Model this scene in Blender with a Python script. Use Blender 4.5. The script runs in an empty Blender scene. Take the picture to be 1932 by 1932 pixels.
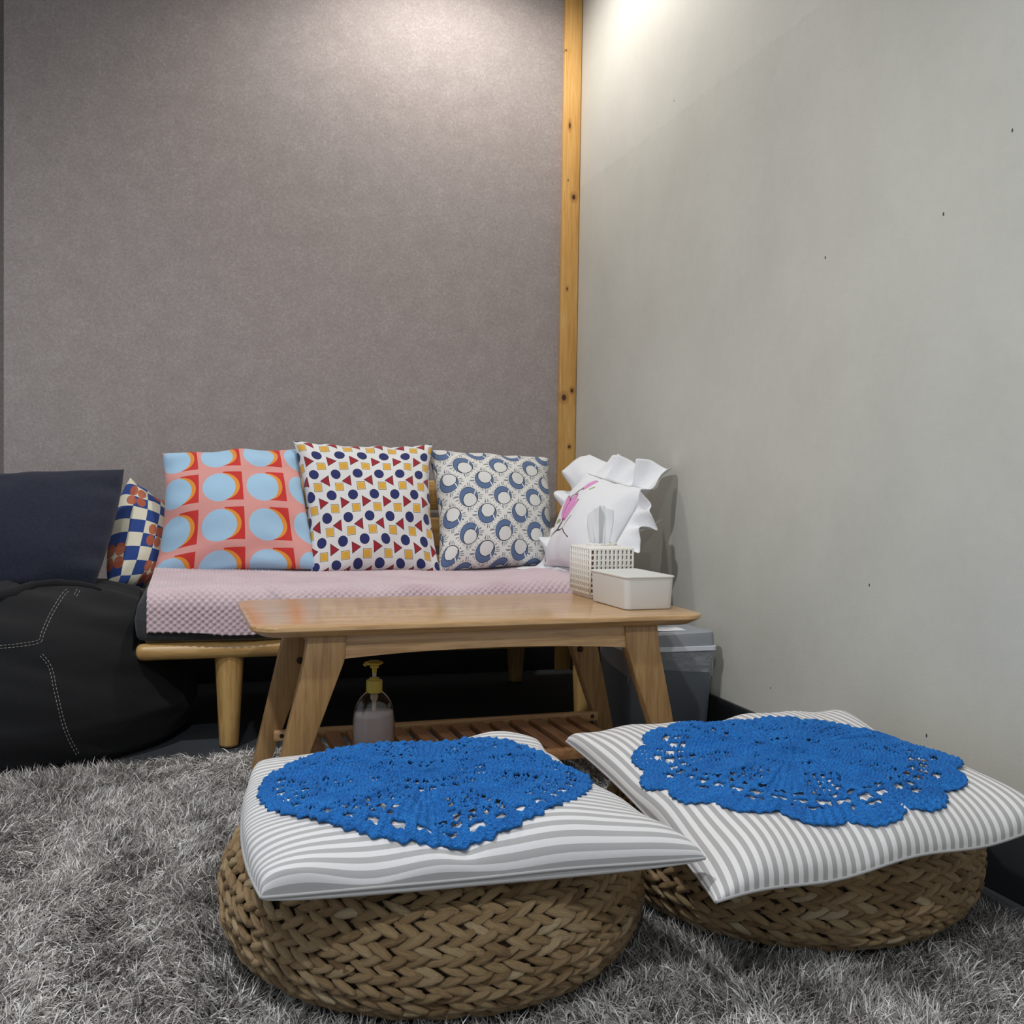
import bpy, math, random
import numpy as np
from math import sin, cos, pi, sqrt, exp, atan2, tan
from mathutils import Vector, Matrix
from mathutils.bvhtree import BVHTree

scene = bpy.context.scene
COL = scene.collection
random.seed(7)
RNG = np.random.default_rng(11)

# ------------------------------------------------------------------ camera
F, PITCH, ROLL, YAW, CAMH = 1943.8, .0303, .0151, .2936, .6657
FW = Vector((sin(YAW)*cos(PITCH), cos(YAW)*cos(PITCH), -sin(PITCH)))
_ri = Vector((cos(YAW), -sin(YAW), 0)); _up = _ri.cross(FW)
RI = _ri*cos(ROLL) + _up*sin(ROLL); UP = -_ri*sin(ROLL) + _up*cos(ROLL)
CAM = Vector((0, 0, CAMH))
cd = bpy.data.cameras.new('camera'); cam = bpy.data.objects.new('camera', cd); COL.objects.link(cam)
cd.sensor_width = 36.0; cd.lens = 36.0*F/1932.0; cd.clip_start = .02
m = Matrix.Identity(4)
for i in range(3):
    m[i][0] = RI[i]; m[i][1] = UP[i]; m[i][2] = -FW[i]; m[i][3] = CAM[i]
cam.matrix_world = m
scene.camera = cam

def ray(px, py): return FW + RI*((px-966)/F) - UP*((py-966)/F)
def at(px, py, x=None, y=None, z=None):
    v = ray(px, py)
    t = x/v.x if x is not None else y/v.y if y is not None else (z-CAMH)/v.z
    return CAM + v*t

# ------------------------------------------------------------------ world, lights, exposure
w = bpy.data.worlds.new('world'); scene.world = w; w.use_nodes = True
w.node_tree.nodes['Background'].inputs[0].default_value = (.80, .90, 1.0, 1)
w.node_tree.nodes['Background'].inputs[1].default_value = .42
scene.view_settings.view_transform = 'Standard'
scene.view_settings.look = 'None'
scene.view_settings.gamma = 1.0
scene.view_settings.use_curve_mapping = False
scene.view_settings.exposure = 0.2
CEIL = 2.62
LAMPS = [  # x, y, watts, colour, cone degrees
    (.74, 2.93, 40, (1.0, .965, .92), 150),
    (-.60, 1.25, 94, (.96, .98, 1.0), 150),
    (-.25, -.45, 78, (.93, .965, 1.0), 150),
]

# ------------------------------------------------------------------ helpers
def lin(c):
    return tuple(((v/255)/12.92 if v/255 <= .04045 else ((v/255+.055)/1.055)**2.4) for v in c)

class X:                                   # small expression builder over Math nodes
    def __init__(s, nt, v): s.nt = nt; s.v = v
    def _m(s, op, *a):
        n = s.nt.nodes.new('ShaderNodeMath'); n.operation = op
        for i, q in enumerate((s,)+a):
            q = q.v if isinstance(q, X) else q
            if isinstance(q, (int, float)): n.inputs[i].default_value = q
            else: s.nt.links.new(q, n.inputs[i])
        return X(s.nt, n.outputs[0])
    def __add__(s, o): return s._m('ADD', o)
    def __radd__(s, o): return s._m('ADD', o)
    def __sub__(s, o): return s._m('SUBTRACT', o)
    def __rsub__(s, o): return X(s.nt, o)._m('SUBTRACT', s)
    def __mul__(s, o): return s._m('MULTIPLY', o)
    def __rmul__(s, o): return s._m('MULTIPLY', o)
    def __truediv__(s, o): return s._m('DIVIDE', o)
    def __neg__(s): return s._m('MULTIPLY', -1.)
    def lt(s, o): return s._m('LESS_THAN', o)
    def gt(s, o): return s._m('GREATER_THAN', o)
    def floor(s): return s._m('FLOOR')
    def fract(s): return s._m('FRACT')
    def fmod(s, o): return s._m('FLOORED_MODULO', o)
    def abs(s): return s._m('ABSOLUTE')
    def min(s, o): return s._m('MINIMUM', o)
    def max(s, o): return s._m('MAXIMUM', o)
    def sin(s): return s._m('SINE')
    def cos(s): return s._m('COSINE')
    def sqrt(s): return s._m('SQRT')
    def pow(s, o): return s._m('POWER', o)
    def atan2(s, o): return s._m('ARCTAN2', o)
    def clamp(s): return s.max(0.).min(1.)
def ell(x, y, cx, cy, rx, ry):
    return ((x-cx)/rx).pow(2.) + ((y-cy)/ry).pow(2.)

class Mat:
    def __init__(s, name, color=(.5, .5, .5), rough=.6, **kw):
        s.m = bpy.data.materials.new(name); s.m.use_nodes = True; s.nt = s.m.node_tree
        s.b = s.nt.nodes['Principled BSDF']
        s.set('Base Color', (*color, 1)); s.set('Roughness', rough)
        for k, v in kw.items(): s.set(k, v)
    def set(s, k, v):
        i = s.b.inputs[k]
        if isinstance(v, X): s.nt.links.new(v.v, i)
        elif hasattr(v, 'is_output'): s.nt.links.new(v, i)
        else: i.default_value = v
    def node(s, t, **kw):
        n = s.nt.nodes.new(t)
        for k, v in kw.items(): setattr(n, k, v)
        return n
    def coord(s, which='Object', scale=(1, 1, 1)):
        t = s.node('ShaderNodeTexCoord'); mp = s.node('ShaderNodeMapping')
        mp.inputs['Scale'].default_value = scale
        s.nt.links.new(t.outputs[which], mp.inputs[0]); return mp.outputs[0]
    def xyz(s, which='Object'):
        t = s.node('ShaderNodeTexCoord'); q = s.node('ShaderNodeSeparateXYZ')
        s.nt.links.new(t.outputs[which], q.inputs[0])
        return [X(s.nt, o) for o in q.outputs]
    def noise(s, vec, scale, detail=4, rough=.55, dist=0.):
        n = s.node('ShaderNodeTexNoise'); s.nt.links.new(vec, n.inputs['Vector'])
        n.inputs['Scale'].default_value = scale; n.inputs['Detail'].default_value = detail
        n.inputs['Roughness'].default_value = rough; n.inputs['Distortion'].default_value = dist
        return X(s.nt, n.outputs['Fac'])
    def ramp(s, fac, stops):
        n = s.node('ShaderNodeValToRGB'); s.nt.links.new(fac.v, n.inputs[0])
        e = n.color_ramp.elements
        while len(e) < len(stops): e.new(.5)
        for q, (p, c) in zip(e, stops): q.position = p; q.color = (*c, 1)
        return n.outputs[0]
    def mix(s, a, b, fac, mode='MIX'):
        n = s.node('ShaderNodeMix', data_type='RGBA', blend_type=mode)
        def put(i, v):
            v = v.v if isinstance(v, X) else v
            if isinstance(v, (int, float)): n.inputs[i].default_value = v
            elif isinstance(v, tuple): n.inputs[i].default_value = (*v, 1)
            else: s.nt.links.new(v, n.inputs[i])
        put(0, fac); put(6, a); put(7, b)
        return n.outputs[2]
    def bump(s, h, strength=.3, dist=.002):
        n = s.node('ShaderNodeBump'); s.nt.links.new(h.v if isinstance(h, X) else h, n.inputs['Height'])
        n.inputs['Strength'].default_value = strength; n.inputs['Distance'].default_value = dist
        s.nt.links.new(n.outputs[0], s.b.inputs['Normal'])
    def attr(s, name):
        n = s.node('ShaderNodeAttribute', attribute_name=name); return X(s.nt, n.outputs['Fac'])

def mesh(name, V, Fc, mat=None, smooth=True, uv=None, attrs=None):
    me = bpy.data.meshes.new(name)
    V = np.asarray(V, dtype=np.float32).reshape(-1, 3)
    me.from_pydata([], [], []) if False else None
    if isinstance(Fc, np.ndarray):
        nf, k = Fc.shape
        me.vertices.add(len(V)); me.vertices.foreach_set('co', V.ravel())
        me.loops.add(nf*k); me.loops.foreach_set('vertex_index', Fc.astype(np.int32).ravel())
        me.polygons.add(nf); me.polygons.foreach_set('loop_start', np.arange(nf, dtype=np.int32)*k)
        me.update(calc_edges=True)
    else:
        me.from_pydata([tuple(v) for v in V.tolist()], [], Fc); me.update()
    me.polygons.foreach_set('use_smooth', [bool(smooth)]*len(me.polygons))
    if uv is not None:
        ul = me.uv_layers.new(name='UVMap')
        li = np.empty(len(me.loops), dtype=np.int32); me.loops.foreach_get('vertex_index', li)
        ul.data.foreach_set('uv', np.asarray(uv, dtype=np.float32)[li].ravel())
    if attrs:
        for k, a in attrs.items():
            at_ = me.attributes.new(k, 'FLOAT', 'POINT'); at_.data.foreach_set('value', np.asarray(a, dtype=np.float32))
    if mat: me.materials.append(mat.m if isinstance(mat, Mat) else mat)
    return me
def obj(name, me, parent=None, loc=None, rz=None):
    o = bpy.data.objects.new(name, me); COL.objects.link(o)
    if parent: o.parent = parent
    if loc is not None: o.location = loc
    if rz is not None: o.rotation_euler = (0, 0, rz)
    return o
def thing(name, label, cat, loc=(0, 0, 0), rz=0, group=None):
    o = obj(name, None, None, loc, rz); return tag(o, label, cat, group)
def tag(o, label, cat, group=None, kind=None):
    if label: o['label'] = label
    if cat: o['category'] = cat
    if group: o['group'] = group
    if kind: o['kind'] = kind
    return o
def struct(o): o['kind'] = 'structure'; return o
def crease(me, ang=.6):
    try: me.set_sharp_from_angle(angle=ang)
    except Exception: pass
    return me

BOXF = [(0, 3, 2, 1), (4, 5, 6, 7), (0, 1, 5, 4), (1, 2, 6, 5), (2, 3, 7, 6), (3, 0, 4, 7)]
def hexa(p):                               # 8 points: bottom ring, top ring
    return p, BOXF
def box(x0, x1, y0, y1, z0, z1):
    return [(x0, y0, z0), (x1, y0, z0), (x1, y1, z0), (x0, y1, z0), (x0, y0, z1), (x1, y0, z1), (x1, y1, z1), (x0, y1, z1)]
def boxmesh(name, b, mat, bev=.003, seg=2):
    import bmesh
    me = mesh(name, box(*b) if len(b) == 6 else b, BOXF, mat, False)
    if bev:
        bm = bmesh.new(); bm.from_mesh(me)
        bmesh.ops.bevel(bm, geom=bm.edges[:], offset=bev, segments=seg, affect='EDGES', profile=.5)
        bm.to_mesh(me); bm.free()
        for p in me.polygons: p.use_smooth = True
        crease(me, .9)
    return me
def join(parts):                           # list of (V, F) lists -> V, F
    V = []; Fc = []
    for v, f in parts:
        o = len(V); V += [tuple(q) for q in v]; Fc += [tuple(i+o for i in q) for q in f]
    return V, Fc
def lathe(prof, n=32, cap=True, c=(0, 0, 0), sy=1.):
    V = []; Fc = []
    for r, z in prof:
        for i in range(n):
            a = 2*pi*i/n; V.append((c[0]+r*cos(a), c[1]+r*sin(a)*sy, c[2]+z))
    for k in range(len(prof)-1):
        for i in range(n):
            j = (i+1) % n; Fc.append((k*n+i, k*n+j, (k+1)*n+j, (k+1)*n+i))
    if cap:
        Fc.append(tuple(range(n-1, -1, -1))); Fc.append(tuple((len(prof)-1)*n+i for i in range(n)))
    return V, Fc
def tube(pts, r, n=8, cap=True):
    pts = [Vector(p) for p in pts]; V = []; Fc = []; k = len(pts)
    rr = r if isinstance(r, (list, tuple)) else [r]*k
    ref = None
    for i, p in enumerate(pts):
        t = (pts[min(i+1, k-1)]-pts[max(i-1, 0)]).normalized()
        if ref is None: ref = Vector((0, 0, 1)) if abs(t.z) < .9 else Vector((1, 0, 0))
        a = t.cross(ref).normalized(); b = a.cross(t).normalized(); ref = b
        for j in range(n):
            q = 2*pi*j/n; V.append(tuple(p + a*(rr[i]*cos(q)) + b*(rr[i]*sin(q))))
    for i in range(k-1):
        for j in range(n):
            jj = (j+1) % n; Fc.append((i*n+j, i*n+jj, (i+1)*n+jj, (i+1)*n+j))
    if cap: Fc.append(tuple(range(n-1, -1, -1))); Fc.append(tuple((k-1)*n+j for j in range(n)))
    return V, Fc
def snoise(seed, k=6, fmin=1., fmax=4.):   # smooth 2-D pseudo noise, numpy
    r = np.random.default_rng(seed)
    fr = r.uniform(fmin, fmax, k); an = r.uniform(0, 2*pi, k); ph = r.uniform(0, 2*pi, k)
    def f(x, y):
        s = 0
        for a, b, c in zip(fr, an, ph): s = s + np.sin((x*np.cos(b)+y*np.sin(b))*a + c)
        return s/sqrt(k)
    return f
def bvh(o_or_me):
    me = o_or_me
    return BVHTree.FromPolygons([v.co.copy() for v in me.vertices], [tuple(p.vertices) for p in me.polygons])

# ------------------------------------------------------------------ materials
def wood(name, base, dark, axis='X', rough=.42, scale=1., coat=0.):
    M = Mat(name, base, rough)
    st = {'X': (1, 14, 14), 'Y': (14, 1, 14), 'Z': (14, 14, 1)}[axis]
    v = M.coord('Object', tuple(q*scale for q in st))
    n1 = M.noise(v, 5, 6, .6, .6); n2 = M.noise(v, 22, 3, .5)
    f = (n1*.75 + n2*.25)
    mid = tuple((a+b)/2 for a, b in zip(base, dark))
    M.set('Base Color', M.ramp(f, [(.30, dark), (.45, mid), (.56, base), (.75, tuple(min(1, q*1.12) for q in base))]))
    M.bump(f, .12, .0015)
    if coat: M.set('Coat Weight', coat); M.set('Coat Roughness', .12)
    return M
M_table = wood('table_wood', lin((208, 168, 118)), lin((170, 128, 82)), 'X', .30, coat=.35)
M_tleg = wood('table_leg_wood', lin((182, 144, 97)), lin((144, 106, 66)), 'Z', .45)
M_slat = wood('shelf_slat_wood', lin((164, 118, 78)), lin((122, 82, 50)), 'Y', .5)
M_oak = wood('sofa_oak', lin((206, 166, 104)), lin((164, 120, 66)), 'X', .38)
M_oakleg = wood('sofa_leg_oak', lin((206, 166, 104)), lin((164, 120, 66)), 'Z', .38)

def fabric(name, col, rough=.92, weave=900., strength=.25, sheen=.15, mottled=.0):
    M = Mat(name, col, rough); M.set('Sheen Weight', sheen)
    v = M.coord('Object'); n = M.noise(v, weave, 2, .5); n2 = M.noise(v, 35, 3)
    M.bump(n*.6 + n2*.6, strength, .0015)
    if mottled:
        k = M.noise(v, 160, 4)
        M.set('Base Color', M.ramp(k, [(.3, tuple(c*(1-mottled) for c in col)), (.7, tuple(min(1, c*(1+mottled)) for c in col))]))
    return M

# ------------------------------------------------------------------ the room
XR, YB, XL, ZB = 1.2648, 3.4357, -.572, .124
M = Mat('floor_dark', (.05, .055, .06), .75)
v = M.coord('Object'); n = M.noise(v, 3.5, 5); n2 = M.noise(v, 420, 2)
M.set('Base Color', M.ramp(n*.6+n2*.4, [(.3, lin((44, 48, 52))), (.6, lin((66, 70, 74))), (.8, lin((92, 96, 100)))]))
M.bump(n2, .3, .001)
struct(obj('floor', boxmesh('floor', (-3, XR+.1, -1.6, YB+.15, -.1, 0), M, 0)))

M = Mat('wallpaper_grey', (.3, .28, .27), .85)
v = M.coord('Object', (1, 1, 1)); n = M.noise(v, 150, 5, .7, .8); n2 = M.noise(v, 620, 3, .6); n3 = M.noise(v, 14, 3)
M.set('Base Color', M.ramp(n*.55+n2*.3+n3*.15, [(.36, lin((146, 137, 134))), (.5, lin((162, 152, 149))), (.64, lin((184, 175, 172)))]))
M.bump(n2, .15, .001)
wb = struct(obj('wall_back', boxmesh('wall_back', (XL, XR+.1, YB, YB+.12, 0, CEIL), M, 0)))
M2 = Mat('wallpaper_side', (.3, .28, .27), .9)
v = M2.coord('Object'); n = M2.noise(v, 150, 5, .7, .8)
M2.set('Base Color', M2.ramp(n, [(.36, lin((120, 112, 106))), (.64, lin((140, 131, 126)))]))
struct(obj('wall_left', boxmesh('wall_left', (-3, XL, YB+.035, YB+.12, 0, CEIL), M2, 0)))

M = Mat('wall_paint', (.6, .58, .55), .72)
x, y, z = M.xyz()
v = M.coord('Object'); n = M.noise(v, 260, 4, .6); n2 = M.noise(v, 4, 4); n3 = M.noise(v, 30, 5, .65)
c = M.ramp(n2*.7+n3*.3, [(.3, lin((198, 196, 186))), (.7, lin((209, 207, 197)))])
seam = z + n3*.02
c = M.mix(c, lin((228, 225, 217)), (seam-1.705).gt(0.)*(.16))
spots = M.noise(v, 38, 2, .4)
c = M.mix(c, lin((150, 145, 136)), ((spots-.80)*30.).clamp()*.4)
for (px, py, r) in ((1780, 404, .0022), (1557, 486, .0022), (1910, 246, .002), (1748, 1388, .0022), (1454, 1298, .0016), (1272, 190, .0018), (1640, 1104, .002)):
    p = at(px, py, x=XR)
    c = M.mix(c, lin((70, 66, 62)), ((y-p.y).pow(2.)+((z-p.z)*.6).pow(2.)).lt(r*r))
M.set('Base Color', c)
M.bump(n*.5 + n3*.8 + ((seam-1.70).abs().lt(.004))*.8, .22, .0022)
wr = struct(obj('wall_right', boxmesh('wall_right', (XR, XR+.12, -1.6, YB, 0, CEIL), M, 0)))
M = Mat('baseboard_rubber', lin((42, 44, 47)), .55); v = M.coord('Object'); M.bump(M.noise(v, 180, 3), .15, .001)
struct(obj('baseboard_right', boxmesh('baseboard_right', (XR-.007, XR+.01, -1.6, YB, 0, ZB), M, .002)))
struct(obj('baseboard_back', boxmesh('baseboard_back', (XL, XR-.007, YB-.007, YB+.01, 0, ZB), M, .002)))
M = Mat('ceiling_white', (.75, .74, .72), .9)
v = M.coord('Object'); M.bump(M.noise(v, 200, 2), .1, .001)
struct(obj('ceiling', boxmesh('ceiling', (-3, XR+.12, -1.6, YB+.15, CEIL, CEIL+.08), M, 0)))

# pine corner post
M = Mat('pine_trim', lin((226, 180, 108)), .45)
x, y, z = M.xyz()
v = M.coord('Object', (30, 30, 1.6)); n = M.noise(v, 3, 6, .6, 1.2); vv = M.coord('Object', (1, 1, .35)); n2 = M.noise(vv, 9, 2)
c = M.ramp(n*.6+n2*.4, [(.28, lin((190, 138, 66))), (.48, lin((214, 164, 92))), (.7, lin((232, 190, 120)))])
TX0 = at(1060.5, 460, y=YB-.018).x
for (px, py, rx, rz) in ((1075, 237, .004, .012), (1082.5, 372, .007, .010), (1064, 750, .009, .012), (1079, 737, .006, .008), (1074, 843, .005, .006), (1070, 545, .003, .006), (1068, 95, .003, .003), (1072, 340, .002, .003)):
    p = at(px, py, y=YB-.018)
    d = ell(x, z, p.x-TX0, p.z, rx, rz)
    c = M.mix(c, lin((150, 100, 46)), ((6.-d)*.12).clamp())
    c = M.mix(c, lin((70, 44, 24)), ((1.-d)*2.).clamp())
M.set('Base Color', c); M.bump(n, .1, .001)
t = obj('trim_1', boxmesh('trim_1', (0, XR-.0025-TX0, YB-.018, YB+.005, 0, CEIL), M, .0018)); struct(t); t.location.x = TX0
M = Mat('caulk_white', lin((232, 228, 216)), .6)
struct(obj('trim_2', boxmesh('trim_2', (XR-.0035, XR, YB-.012, YB, ZB, CEIL), M, .001)))

# ceiling lamps
M_rim = Mat('lamp_rim_white', (.8, .8, .8), .4)
for i, (lx, ly, wt, colr, cone) in enumerate(LAMPS):
    lb = ['round recessed ceiling lamp above the sofa corner', 'round recessed ceiling lamp left of the rug middle', 'round recessed ceiling lamp nearest the viewer'][i]
    t = thing('ceiling_lamp', lb, 'lamp', (lx, ly, CEIL), 0, 'recessed ceiling lamps')
    obj('rim', mesh('rim', *lathe([(.050, -.001), (.066, -.006), (.068, 0), (.050, 0)], 32, False), M_rim), t)
    Md = Mat('lamp_diffuser', (1, 1, 1), .5); Md.set('Emission Color', (*colr, 1)); Md.set('Emission Strength', 8.)
    obj('diffuser', mesh('diffuser', *lathe([(.001, -.003), (.050, -.003), (.050, 0), (.001, 0)], 32, True), Md), t)
    ld = bpy.data.lights.new('ceiling_lamp_light', 'SPOT'); ld.energy = wt; ld.color = colr
    ld.shadow_soft_size = .045; ld.spot_size = math.radians(cone); ld.spot_blend = .6
    lo = bpy.data.objects.new('ceiling_lamp_light', ld); COL.objects.link(lo); lo.location = (lx, ly, CEIL-.06)

# ------------------------------------------------------------------ rug
RUG = [(-1.05, 2.28), (.10, 2.505), (1.12, 2.465), (1.165, 2.2), (1.175, .35), (-1.05, .35)]
def inrug(x, y):
    ins = np.ones(len(x), bool)
    for (a, b), (c_, d) in zip(RUG, RUG[1:]+RUG[:1]):
        ins &= ((c_-a)*(y-b)-(d-b)*(x-a)) <= 0
    return ins
PF = (.3235, 1.428); PQ = (.912, 1.458)
M_rugb = Mat('rug_backing', lin((70, 67, 65)), .95); v = M_rugb.coord('Object'); M_rugb.bump(M_rugb.noise(v, 300, 2), .5, .004)
M_pile = Mat('rug_pile', (.3, .3, .3), .55)
a = M_pile.attr('rnd')
M_pile.set('Base Color', M_pile.ramp(a, [(0., lin((78, 75, 72))), (.40, lin((162, 156, 151))), (.75, lin((228, 223, 217))), (1., lin((254, 253, 250)))]))
M_pile.set('Specular IOR Level', .35)
def build_rug():
    n0 = len(RUG); V = [(x, y, 0.0) for x, y in RUG]+[(x, y, .010) for x, y in RUG]
    Fb = [tuple(range(n0, 2*n0))[::-1], tuple(range(n0))]+[(i, (i+1) % n0, n0+(i+1) % n0, n0+i) for i in range(n0)]
    root = obj('shag_rug', mesh('shag_rug', V, Fb, M_rugb, False))
    tag(root, 'grey shaggy deep-pile rug covering the floor under the table and poufs', 'rug')
    N = 400000
    x = RNG.uniform(-.95, 1.175, N); y = .62+(2.505-.62)*RNG.uniform(0, 1, N)
    k = inrug(x, y)
    k &= ~((x < -.62) & (y > 1.9)); k &= ~((x < -.1*0-.42) & (y < 1.1)) 
    for (cx, cy) in (PF, PQ): k &= ((x-cx)**2+(y-cy)**2) > .255**2
    x = x[k]; y = y[k]; n = len(x)
    s1 = snoise(3, 7, 3, 11); s2 = snoise(5, 7, 4, 13); s3 = snoise(9, 8, 18, 45); s4 = snoise(19, 8, 60, 120)
    ang = 2.4*s1(x, y)+1.1*s3(x, y)+.5*s4(x, y)+RNG.normal(0, 1.1, n)
    lean = np.clip(.90+.24*s2(x, y)+.15*s4(y, x)+RNG.normal(0, .26, n), .12, 1.3)
    L = RNG.uniform(.022, .042, n)
    curl = RNG.normal(0, .9, n)
    wd = RNG.uniform(.0005, .00115, n)
    P = np.zeros((n, 4, 3)); P[:, 0] = np.stack([x, y, np.full(n, .006)], 1)
    for s in range(1, 4):
        le = lean*(.35+.42*s)                      # bends over towards the tip
        aa = ang+curl*(s-1)*.5
        st = L/3
        P[:, s, 0] = P[:, s-1, 0]+np.cos(aa)*np.sin(le)*st
        P[:, s, 1] = P[:, s-1, 1]+np.sin(aa)*np.sin(le)*st
        P[:, s, 2] = np.maximum(P[:, s-1, 2]+np.cos(le)*st, .007)
    wa = ang+pi/2+RNG.normal(0, .6, n)
    W = np.stack([np.cos(wa), np.sin(wa), RNG.normal(0, .35, n)], 1)*wd[:, None]
    A = np.zeros((n, 7, 3))
    for s in range(3):
        tp = (1., .95, .75)[s]
        A[:, 2*s] = P[:, s]-W*tp; A[:, 2*s+1] = P[:, s]+W*tp
    A[:, 6] = P[:, 3]
    base = (np.arange(n)*7)[:, None]
    tri = np.array([[0, 1, 3], [0, 3, 2], [2, 3, 5], [2, 5, 4], [4, 5, 6]])
    Fc = (base[:, None, :]+tri[None]).reshape(-1, 3)
    rnd = np.clip(RNG.beta(1.5, 1.6, n)+.10*s3(x+3, y), 0, 1)
    me = mesh('pile', A.reshape(-1, 3), Fc, M_pile, True, attrs={'rnd': np.repeat(rnd, 7)})
    p = obj('pile', me, root); p['kind'] = 'stuff'
build_rug()

# ------------------------------------------------------------------ woven poufs
M_leaf = Mat('banana_fibre', (.3, .2, .1), .42)
a = M_leaf.attr('rnd'); vv = M_leaf.coord('UV', (1.1, 18, 1)); n = M_leaf.noise(vv, 3, 5, .65, .4)
M_leaf.set('Base Color', M_leaf.ramp((a*.62+n*.70-.16).clamp(), [(.08, lin((92, 66, 42))), (.30, lin((160, 126, 86))), (.56, lin((208, 174, 128))), (.78, lin((240, 216, 174))), (1., lin((253, 242, 216)))]))
M_leaf.bump(n, 1., .004)
M_core = Mat('pouf_core', lin((58, 40, 26)), .9); v = M_core.coord('Object'); M_core.bump(M_core.noise(v, 120, 3), .4, .003)
def leaf_geo(seed):
    r = np.random.default_rng(seed); V = []; UV = []; nr = 6; k = 5
    L, Wd, Th = .0240, .0066, .0054
    be = r.uniform(-.06, .06)
    prof = [0.30, .80, 1.0, .95, .66]
    for i, s in enumerate(np.linspace(-.84, .80, k)):
        for j in range(nr):
            q = 2*pi*j/nr
            V.append((s*L, Wd*prof[i]*cos(q)+be*L*(1-s*s), Th*prof[i]*sin(q)-.0028*s*s+.0012*s)); UV.append(((s+1)/2, j/nr+seed))
    V.append((-L, 0, -.004)); UV.append((0, .5+seed)); V.append((L, 0, -.0018)); UV.append((1, .5+seed))
    Fc = []
    for i in range(k-1):
        for j in range(nr):
            jj = (j+1) % nr; Fc.append((i*nr+j, (i+1)*nr+j, (i+1)*nr+jj, i*nr+jj))
    for j in range(nr):
        jj = (j+1) % nr; Fc.append((k*nr, j, jj)); Fc.append((k*nr+1, (k-1)*nr+jj, (k-1)*nr+j))
    return V, Fc, UV
LEAF = [leaf_geo(s) for s in range(14)]
LRND = [.12, .22, .3, .36, .42, .46, .5, .54, .58, .62, .68, .76, .86, .97]
LEAFME = [mesh('strand', V, Fc, M_leaf, True, uv=UV, attrs={'rnd': [LRND[i]]*len(V)}) for i, (V, Fc, UV) in enumerate(LEAF)]
def pouf(c, label, R=.300, seed=1):
    rg = random.Random(seed)
    t = thing('woven_pouf', label, 'pouf', (c[0], c[1], .012), 0, 'low round poufs')
    a0 = R-.098
    def prof(th): return a0+.090*max(0., cos(th))**.68, .092+.079*(1 if th > 0 else -1)*abs(sin(th))**.86
    V, Fc = lathe([(.02, .016)]+[prof(th) for th in np.linspace(-1.5, 1.5, 22)]+[(.02, .171)], 64)
    obj('core', mesh('core', V, Fc, M_core), t)
    rows = []
    th = -1.42
    while th < 1.55:
        rows.append(('s', th)); p = prof(th); d = 0
        while d < .0108 and th < 1.55: th += .004; q = prof(th); d += math.hypot(q[0]-p[0], q[1]-p[1]); p = q
    for r in np.arange(a0-.006, .06, -.0108): rows.append(('t', r))
    items = []
    for ri, (kind, q) in enumerate(rows):
        if kind == 's':
            r, z = prof(q); p1 = prof(q+.01); dl = math.hypot(p1[0]-r, p1[1]-z); tr, tz = (p1[0]-r)/dl, (p1[1]-z)/dl; nr_, nz = tz, -tr
        else:
            r, z = q, .173; nr_, nz = 0, 1; tr, tz = -1, 0
        n = max(8, int(2*pi*r/.0262)); off = rg.random()*.2+ (ri//2)*.37
        sg = 1 if ri % 2 else -1
        for i in range(n):
            a = 2*pi*(i+off+rg.uniform(-.12, .12)+(.5 if sg > 0 else 0))/n
            er = Vector((cos(a), sin(a), 0)); et = Vector((-sin(a), cos(a), 0))
            N = er*nr_+Vector((0, 0, nz)); B = er*tr+Vector((0, 0, tz))
            tilt = sg*(.40+rg.uniform(-.12, .12))
            T = et*cos(tilt)+B*sin(tilt); S = N.cross(T)
            lift = .0045+rg.uniform(-.0012, .002)
            P = Vector((er.x*r, er.y*r, z))+N*lift+B*rg.uniform(-.0012, .0012)
            N2 = (N+T*rg.uniform(-.14, -.02)+S*rg.uniform(-.12, .12)).normalized(); S = N2.cross(T).normalized(); T = S.cross(N2)
            s = rg.uniform(.92, 1.12); sw = rg.uniform(.9, 1.12)
            mt = Matrix(((T.x*s, S.x*sw, N2.x, P.x), (T.y*s, S.y*sw, N2.y, P.y), (T.z*s, S.z*sw, N2.z, P.z), (0, 0, 0, 1)))
            W = P+Vector((c[0], c[1], .012)); d = CAM-W
            score = N.dot(d.normalized())/d.length_squared
            if kind == 't' or z > .160: score -= 5
            idx = min(13, max(0, int(rg.gauss(6.5, 3.2))))
            items.append((score, idx, mt))
    items.sort(key=lambda q: -q[0])
    for sc, idx, mt in items[:300]:
        o = obj('strand', LEAFME[idx], t); o.matrix_local = mt
    Va = []; Fa = []; Ua = []; Ra = []; base = 0
    for sc, idx, mt in items[300:]:
        V, Fc, UV = LEAF[idx]; A = np.array(mt)
        Va.append(np.asarray(V)@A[:3, :3].T+A[:3, 3]); Fa += [tuple(i+base for i in f) for f in Fc]; Ua += UV; Ra += [LRND[idx]]*len(V); base += len(V)
    me = mesh('woven_strands', np.concatenate(Va), Fa, M_leaf, True, uv=Ua, attrs={'rnd': Ra})
    o = obj('woven_strands', me, t); o['kind'] = 'stuff'
    return t
pouf(PF, 'round braided banana-fibre pouf nearest the viewer, fully in view at the bottom', .2965, 3)
pouf(PQ, 'round braided banana-fibre pouf half hidden beside the right wall', .2965, 5)

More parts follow.
